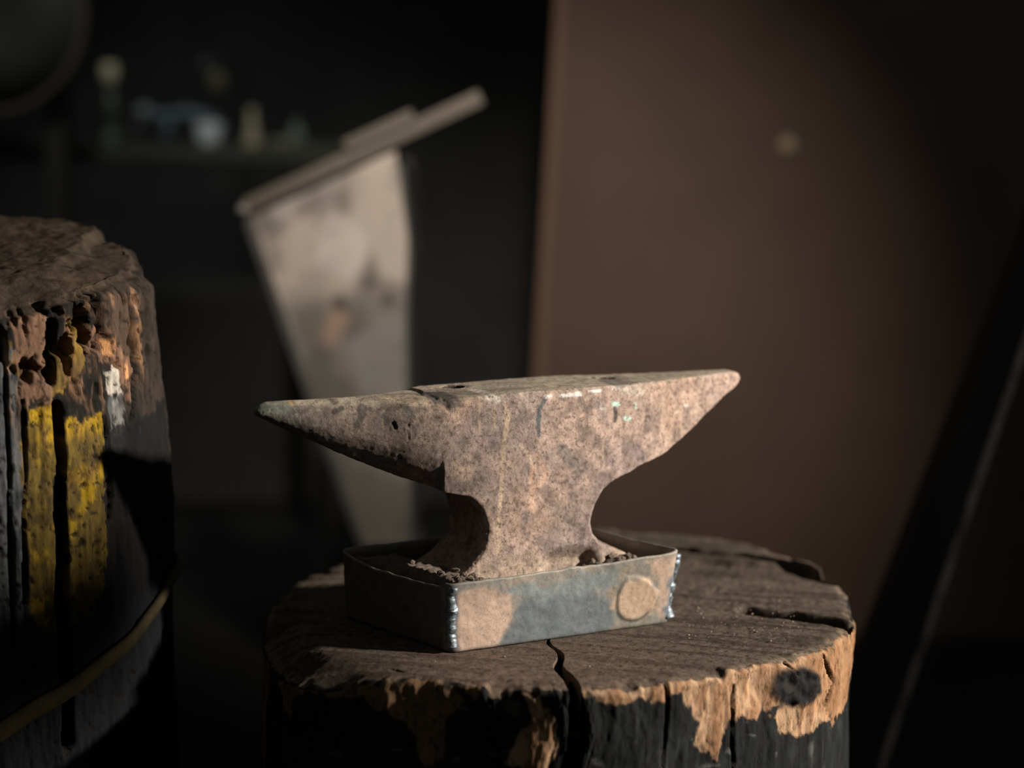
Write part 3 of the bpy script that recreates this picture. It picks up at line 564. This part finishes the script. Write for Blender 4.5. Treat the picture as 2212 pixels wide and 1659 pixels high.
# ---------------------------------------------------------------- dirt and scale inside the tray
def build_dirt():
    n = 150; U, W_ = np.meshgrid(np.linspace(.028, .972, n), np.linspace(.035, .965, n)); U = U.ravel(); W_ = W_.ravel()
    P = ((1-U)*(1-W_))[:, None]*F_+(U*(1-W_))[:, None]*R_+(U*W_)[:, None]*B_+((1-U)*W_)[:, None]*L_
    P3 = np.stack([P[:, 0], P[:, 1], P[:, 0]*0], 1)
    LFn = .25; a = math.radians(25); lx = (P[:, 0]+.008)*math.cos(a)+(P[:, 1]-1.969)*math.sin(a); ly = -(P[:, 0]+.008)*math.sin(a)+(P[:, 1]-1.969)*math.cos(a)
    z = .654+.006*fbm(P3, 40, 3, 2.)+.003*fbm(P3, 160, 3, 4.)
    z += .006*np.exp(-((lx+.09)/.04)**2-((ly+.03)/.03)**2)+.016*np.exp(-((lx-.10)/.03)**2-((ly+.05)/.02)**2)
    z -= .012*np.exp(-((lx-.045)/.035)**2-((ly+.055)/.012)**2)
    z += .014*ss(.10, .0, U*LFn)
    V = np.stack([P[:, 0], P[:, 1], z], 1)
    edge = (U < .03) | (U > .97) | (W_ < .036) | (W_ > .963); V[edge, 2] = .61
    i, j = np.meshgrid(np.arange(n-1), np.arange(n-1)); k = (j*n+i).ravel()
    npmesh_o = npmesh('dirt_fill', V, np.stack([k, k+1, k+n+1, k+n], 1), M_dirt)
    tag(npmesh_o, 'dry brown dirt and scale filling the tray around the anvil foot', 'dirt', kind='stuff')
    bm = bmesh.new(); rnd = random.Random(7)
    for q in range(230):
        zone = rnd.random()
        if zone < .62: lx_, ly_ = rnd.gauss(-.055, .022), rnd.gauss(-.068, .009)
        elif zone < .82: lx_, ly_ = rnd.gauss(.115, .018), rnd.gauss(-.052, .010)
        else: lx_, ly_ = rnd.uniform(-.12, .13), rnd.uniform(-.075, .05)
        x = -.008+lx_*math.cos(a)-ly_*math.sin(a); y = 1.969+lx_*math.sin(a)+ly_*math.cos(a)
        # keep inside the tray
        dd = (P[:, 0]-x)**2+(P[:, 1]-y)**2; kk = int(np.argmin(dd))
        if edge[kk] or dd[kk] > 1e-5: continue
        r = rnd.choice((.0014, .002, .0026, .0034, .0046)); M = Matrix.Translation((x, y, float(z[kk])+r*.4)) @ Matrix.Rotation(rnd.random()*6, 4, 'Z') @ Matrix.Diagonal((r*rnd.uniform(.8, 1.5), r, r*rnd.uniform(.6, 1), 1))
        res = bmesh.ops.create_icosphere(bm, subdivisions=1, radius=1)
        for v in res['verts']: v.co *= rnd.uniform(.75, 1.2)
        bmesh.ops.transform(bm, matrix=M, verts=res['verts'])
    g = bmobj('scale_rubble', bm, M_dirt); tag(g, 'crumbs of iron scale heaped against the anvil foot', 'rubble', kind='stuff')
    # sawdust and chips on the stump
    bm = bmesh.new()
    for q in range(120):
        if q < 80: x, y = rnd.uniform(.17, .30), rnd.uniform(1.90, 2.06)
        else: x, y = rnd.uniform(-.1, .3), rnd.uniform(1.80, 2.2)
        if math.hypot(x-.046, y-2.05) > .28: continue
        t = (x-F_[0])*(R_[1]-F_[1])-(y-F_[1])*(R_[0]-F_[0]); t2 = (x-R_[0])*(B_[1]-R_[1])-(y-R_[1])*(B_[0]-R_[0])
        if t < .001 and t2 < .002: continue
        r = rnd.choice((.0005, .0007, .0010))
        res = bmesh.ops.create_icosphere(bm, subdivisions=1, radius=1)
        bmesh.ops.transform(bm, matrix=Matrix.Translation((x, y, .6005)) @ Matrix.Rotation(rnd.random()*6, 4, 'Z') @ Matrix.Diagonal((r*1.6, r, r*.8, 1)), verts=res['verts'])
    g = bmobj('loose_grit', bm, flat('grit', (.26, .2, .15), .9)); tag(g, 'fine pale grit scattered over the stump top beside the tray', 'grit', kind='stuff')
build_dirt()
# ---------------------------------------------------------------- sheet metal hopper with flat bars
root = empty('metal_hopper', (-.31, 3.3, 0))
def rel(o, r): o.location = tuple(-v for v in r.location); return o
def hopper_front():
    n, m = 60, 90; U, W_ = np.meshgrid(np.linspace(0, 1, n), np.linspace(0, 1, m)); U = U.ravel(); W_ = W_.ravel()
    lx = np.interp(W_, [0, 1], [-.2466, -.436]); lz = np.interp(W_, [0, 1], [.385, .956])
    rx = np.interp(W_, [0, .6, .78, 1], [-.172, -.178, -.172, -.190]); rz = np.interp(W_, [0, 1], [.389, 1.050])
    x = lx+(rx-lx)*U; z = lz+(rz-lz)*U; P = np.stack([x, x*0, z], 1)
    y = 3.2+.004*np.sin(U*3)+.002*fbm(P, 9, 2, 3.)
    C = np.tile(np.array((.62, .53, .45)), (len(x), 1))
    C = mixc(C, (.27, .235, .205), ss(-.1, .2, fbm(P, (13, 1, 9), 3, 5.))*.9)
    C = mixc(C, (.78, .70, .64), ss(.15, .4, fbm(P, (11, 1, 8), 3, 15.))*.6)
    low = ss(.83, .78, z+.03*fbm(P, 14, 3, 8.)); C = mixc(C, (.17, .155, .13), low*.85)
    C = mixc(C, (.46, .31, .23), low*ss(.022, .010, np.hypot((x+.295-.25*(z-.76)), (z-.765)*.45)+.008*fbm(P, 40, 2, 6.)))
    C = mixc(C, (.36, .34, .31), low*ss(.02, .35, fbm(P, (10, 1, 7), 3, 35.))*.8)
    for cx_, cz_, r_ in ((-.205, .805, .012), (-.235, .835, .01), (-.285, .80, .014)):
        C = mixc(C, (.13, .11, .09), ss(r_*1.4, r_*.5, np.hypot(x-cx_, z-cz_)))
    V = np.concatenate([np.stack([x, y, z], 1), np.stack([x, y+.004, z], 1)]); N_ = n*m
    F = []
    i, j = np.meshgrid(np.arange(n-1), np.arange(m-1)); k = (j*n+i).ravel(); F.append(np.stack([k, k+1, k+n+1, k+n], 1)); F.append(np.stack([k, k+n, k+n+1, k+1], 1)+N_)
    bd = list(range(n))+[q*n+n-1 for q in range(1, m)]+[(m-1)*n+q for q in range(n-2, -1, -1)]+[q*n for q in range(m-2, 0, -1)]
    bd = np.array(bd); b2 = np.roll(bd, -1); F.append(np.stack([bd, bd+N_, b2+N_, b2], 1))
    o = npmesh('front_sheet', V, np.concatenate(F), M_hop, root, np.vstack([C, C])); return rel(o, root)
hopper_front()
bm = bmesh.new(); prism(bm, [(-.444, .945), (-.431, .951), (-.2455, .385), (-.2560, .383)], 3.19, 3.215)
rel(bmobj('edge_flange', bm, M_hopdark, root, bevel=.002), root)
bm = bmesh.new()
vs = [(-.172, .874, 3.205), (-.172, .389, 3.205), (-.178, 1.03, 3.205)]
prism(bm, [(-.192, 1.03), (-.178, 1.02), (-.166, .873), (-.172, .766), (-.166, .389), (-.174, .389), (-.180, .766), (-.174, .873)], 3.206, 3.60); rel(bmobj('side_sheet', bm, M_soot, root), root)
bm = bmesh.new(); prism(bm, [(-.445, .948), (-.25, .385), (-.24, .385), (-.435, .95)], 3.215, 3.60); rel(bmobj('side_sheet', bm, M_soot, root), root)
def bar(name, p, q, w, y0, y1, mat, bev=.003):
    p = Vector((p[0], 0, p[1])); q = Vector((q[0], 0, q[1])); d = (q-p).normalized(); nrm = Vector((-d.z, 0, d.x))*w/2
    bm = bmesh.new(); prism(bm, [((v).x, (v).z) for v in (p-nrm, q-nrm, q+nrm, p+nrm)], y0, y1); return rel(bmobj(name, bm, mat, root, bevel=bev), root)
bar('top_bar', (-.437, .960), (-.050, 1.138), .026, 3.186, 3.215, M_bar).__setitem__('label', 'long flat bar along the slanted top edge')
bar('short_bar', (-.272, 1.058), (-.160, 1.109), .022, 3.18, 3.205, M_bar)
bm = bmesh.new(); lathe(bm, [(.0, -.002), (.006, -.002), (.009, .002), (.009, .007), (.005, .011), (.0, .012)], 20, Matrix.Translation((-.437, 3.172, .957)) @ Matrix.Rotation(math.pi/2, 4, 'X'), cap=False)
rel(bmobj('bolt', bm, flat('bolt_steel', (.35, .33, .3)), root, True), root)
for sx in (-.24, -.18):
    for sy in (3.25, 3.55):
        bm = bmesh.new(); box(bm, (sx-.008, sy, 0), (sx+.008, sy+.016, .40)); rel(bmobj('support_leg', bm, M_soot, root), root)
tag(root, 'tapering sheet metal hopper, stained grey, behind the anvil with slanted top', 'hopper')
# ---------------------------------------------------------------- brown sheet leaning at the back right
root = empty('brown_panel', (.7, 4.0, 0))
bm = bmesh.new(); prism(bm, [(.018, 0), (1.9, 0), (1.9, 2.2), (.142, 2.2)], 4.0, 4.035)
rel(bmobj('panel_sheet', bm, M_panel, root, bevel=.004), root)
bm = bmesh.new(); prism(bm, [(.012, 0), (.034, 0), (.158, 2.2), (.136, 2.2)], 3.992, 4.04)  # strip added in lighter brown so the panel's edge looks lit
rel(bmobj('lit_edge_strip', bm, rough_mat('panel_lit_edge', (.21, .125, .085), (.12, .08, .06), .3, 6, .5, .15, 3, .1, 20, .002, .7), root, bevel=.003), root)['label'] = 'lighter strip painting the lit edge of the panel'
bm = bmesh.new(); lathe(bm, [(0, .0), (.016, 0), (.020, .004), (.017, .010), (0, .013)], 24, Matrix.Translation((.5617, 3.999, 1.0375)) @ Matrix.Rotation(math.pi/2, 4, 'X'), cap=False)
b = rel(bmobj('bolt_head', bm, flat('brass', (.42, .34, .2), .5), root, True), root); b['label'] = 'small pale round bolt head'
tag(root, 'large reddish brown sheet panel standing behind the anvil on the right', 'panel')
# ---------------------------------------------------------------- leaning beam on the right
root = empty('leaning_beam', (.5, 2.62, 0))
def leanbox(name, x0a, x0b, y0, y1, mat, z0=0., z1=1.25, xs=None):
    bm = bmesh.new(); prism(bm, [(x0a[0], z0), (x0b[0], z0), (x0b[1], z1), (x0a[1], z1)], y0, y1); return rel(bmobj(name, bm, mat, root, bevel=.002), root)
k = (.6855-.4626)/(.9311-.2886); X = lambda x, zz, z: x+k*(z-zz)
leanbox('beam_body', (X(.4626, .2886, 0), X(.4626, .2886, 1.25)), (.4445, .8175), 2.6, 2.68, M_beam)
leanbox('lit_edge', (.4446, .8176), (.4575, .8305), 2.604, 2.676, M_beamedge)['label'] = 'paler strip painting the lit edge of the beam'
tag(root, 'dark beam leaning diagonally at the right edge with its lit edge painted paler', 'beam')
# ---------------------------------------------------------------- shelf and clutter, far back left
ZSH = 1.022
root = empty('work_shelf', (-.9, 4.7, 0))
bm = bmesh.new(); box(bm, (-2.0, 4.5, ZSH-.035), (-.385, 4.95, ZSH)); rel(bmobj('shelf_board', bm, flat('shelf_wood', (.055, .055, .042), .8), root, bevel=.003), root)
for x in (-1.95, -.45):
    for y in (4.53, 4.9):
        bm = bmesh.new(); box(bm, (x-.02, y-.02, 0), (x+.02, y+.02, ZSH-.035)); rel(bmobj('leg', bm, M_beam, root), root)
tag(root, 'dark wooden work shelf with clutter at the back left', 'shelf')
def latheobj(name, prof, mat, loc, parent=None, n=28, M=None):
    bm = bmesh.new(); lathe(bm, prof, n, M, cap=False); o = bmobj(name, bm, mat, parent, True); o.location = loc; return o
# bottle with cream cap
r = empty('bottle', (-.940, 4.6, ZSH)); latheobj('bottle_body', [(0, 0), (.026, 0), (.028, .006), (.028, .085), (.024, .105), (.012, .125), (.011, .150), (0, .15)], flat('bottle_glass', (.05, .055, .04), .3), (0, 0, 0), r)
latheobj('cap', [(0, .147), (.016, .147), (.018, .150), (.018, .184), (.014, .190), (0, .190)], flat('cream', (.62, .54, .36)), (0, 0, 0), r)
tag(r, 'tall dark bottle with a cream cap at the left of the shelf clutter', 'bottle')
latheobj_ = latheobj('jar', [(0, 0), (.018, 0), (.020, .005), (.020, .03), (.016, .036), (0, .036)], flat('jar_green', (.12, .14, .10)), (-.935, 4.56, ZSH)); tag(latheobj_, 'small greenish jar standing in front of the tall bottle', 'jar')
# blue grey machine casting: arm on two legs with round knob
r = empty('bench_clamp', (-.79, 4.6, ZSH))
mb = flat('blue_paint', (.13, .165, .18), .5)
bm = bmesh.new(); tube(bm, [(-.055, 0, .075), (-.03, 0, .066), (0, 0, .072), (.03, 0, .074), (.07, 0, .066), (.10, 0, .060)], [.012, .012, .013, .014, .013, .010], 14); bmobj('clamp_arm', bm, mb, r, True)
for x0, x1, x2 in ((-.012, -.018, -.020), (.088, .094, .098)):
    bm = bmesh.new(); tube(bm, [(x0, 0, .066), (x1, 0, .035), (x2, 0, .001)], [.010, .009, .012], 12); bmobj('leg', bm, mb, r, True)
bm = bmesh.new(); bmesh.ops.create_uvsphere(bm, u_segments=20, v_segments=12, radius=.019, matrix=Matrix.Translation((-.072, 0, .078))); bmobj('knob', bm, flat('pale_knob', (.24, .24, .25)), r, True)
bm = bmesh.new(); tube(bm, [(-.074, 0, .07), (-.10, 0, .03), (-.125, 0, .004)], .005, 10); bmobj('handle', bm, M_soot, r, True)
tag(r, 'blue grey clamp with a round knob standing on the shelf', 'clamp')
r = empty('tin_cup', (-.705, 4.56, ZSH)); latheobj('cup_body', [(0, 0), (.024, 0), (.027, .004), (.030, .055), (.027, .055), (.024, .006), (0, .006)], flat('white_enamel', (.58, .6, .6), .4), (0, 0, 0), r)
bm = bmesh.new(); tube(bm, [(.028, 0, .045), (.042, 0, .042), (.044, 0, .022), (.028, 0, .014)], .003, 8); bmobj('handle', bm, mb, r, True)
tag(r, 'small whitish cup, the brightest thing on the shelf', 'cup')
o = latheobj('funnel', [(0, 0), (.021, 0), (.022, .003), (.012, .045), (.008, .085), (.005, .088), (0, .088)], flat('cream_tin', (.42, .36, .24)), (-.607, 4.58, ZSH)); tag(o, 'upturned cream funnel standing right of the whitish cup', 'funnel')
o = latheobj('flat_tin', [(0, 0), (.04, 0), (.042, .004), (.041, .016), (.0, .018)], flat('green_tin', (.13, .13, .085)), (-.535, 4.57, ZSH)); tag(o, 'flat dull green tin lying at the right end of the shelf', 'tin')
o = latheobj('oil_can', [(0, 0), (.022, 0), (.023, .004), (.020, .03), (.006, .05), (.004, .062), (0, .062)], flat('oil_tin', (.13, .16, .13)), (-.510, 4.64, ZSH)); tag(o, 'small dull green oil can behind the flat lid', 'can')
# hook with a hanging ladle head
r = empty('hanging_ladle', (-.705, 4.7, 1.17)); bm = bmesh.new(); tube(bm, [(-.03, .0, .05), (-.028, .0, .04), (-.005, 0, 0)], .006, 10); bmobj('handle', bm, M_soot, r, True)
bm = bmesh.new(); bmesh.ops.create_uvsphere(bm, u_segments=20, v_segments=12, radius=.023, matrix=Matrix.Diagonal((1, .6, 1.2, 1))); bmobj('bowl', bm, flat('brass_dark', (.12, .10, .055), .5), r, True)
bm = bmesh.new(); tube(bm, [(-.03, 0, .05), (-.03, .35, .06), (-.03, .698, .06)], .005, 8); bmobj('hook', bm, M_soot, r, True)
tag(r, 'dull brass ladle head hanging above the shelf clutter', 'ladle')
o = None
r = empty('metal_pipe', (-1.19, 4.56, ZSH)); bm = bmesh.new(); tube(bm, [(-.3, 0, .028), (-.05, 0, .028), (.03, 0, .023), (.055, 0, .022)], [.027, .027, .022, .016], 20); bmobj('pipe_body', bm, flat('pipe', (.11, .105, .095)), r, True)
tag(r, 'stub of grey pipe lying at the far left of the shelf', 'pipe')
# round blower housing
r = empty('round_drum', (-1.05, 4.2, 0)); 
MR = Matrix.Rotation(math.pi/2, 4, 'X')
o = latheobj('drum_shell', [(0, -.01), (.05, -.012), (.09, 0), (.200, .002), (.200, -.16), (0, -.16)], flat('drum_paint', (.04, .039, .03)), (-.068, 0, 1.309), r, 64, MR)
o = latheobj('drum_rim', [(.196, .0), (.205, .008), (.216, .004), (.216, -.012), (.2, -.012)], flat('drum_rim', (.085, .065, .05)), (-.068, 0, 1.309), r, 64, MR)
for sx in (-.2, .06):
    bm = bmesh.new(); box(bm, (sx-.02, .04, 0), (sx+.02, .12, 1.2)); bmobj('stand_leg', bm, M_beam, r)
tag(r, 'large round metal drum with a worn rim, top left above the log', 'drum')
# ---------------------------------------------------------------- light
def spot(name, loc, aim, power, size, blend, radius, col):
    l = bpy.data.lights.new(name, 'SPOT'); l.energy = power; l.spot_size = math.radians(size); l.spot_blend = blend; l.shadow_soft_size = radius; l.color = col
    o = bpy.data.objects.new(name, l); COL.objects.link(o); o.location = loc
    o.rotation_euler = (Vector(aim)-Vector(loc)).to_track_quat('-Z', 'Y').to_euler(); return o
spot('sun_through_doorway', (3.0, 1.25, 1.85), (-.10, 1.95, .80), 1060, 30, .5, .10, (1, .92, .82))
spot('panel_fill', (.15, 1.2, 2.3), (.01, 3.86, .68), 205, 35, 1., .08, (1, .90, .80))  # unseen fill added to light the hopper and panel
spot('shelf_fill', (-.75, 3.3, 2.6), (-.80, 4.55, 1.02), 36, 50, 1., .10, (.92, 1, .98))  # unseen fill added to brighten the shelf clutter
w = bpy.data.worlds.new('World'); bpy.context.scene.world = w; w.use_nodes = True
w.node_tree.nodes['Background'].inputs[0].default_value = (.92, 1, .97, 1); w.node_tree.nodes['Background'].inputs[1].default_value = .058
# ---------------------------------------------------------------- camera
cd = bpy.data.cameras.new('camera'); cam = bpy.data.objects.new('camera', cd); COL.objects.link(cam); bpy.context.scene.camera = cam
cam.location = (0, 0, 1.145); cam.rotation_euler = (math.pi/2-math.atan(629.5/4200), 0, 0)
cd.sensor_width = 36; cd.lens = 36*4200/2212; cd.clip_start = .05
cd.dof.use_dof = True; cd.dof.focus_distance = 1.93; cd.dof.aperture_fstop = 1.75
sc = bpy.context.scene; sc.view_settings.view_transform = 'Standard'; sc.view_settings.look = 'None'; sc.view_settings.gamma = 1; sc.view_settings.exposure = 0; sc.view_settings.use_curve_mapping = False
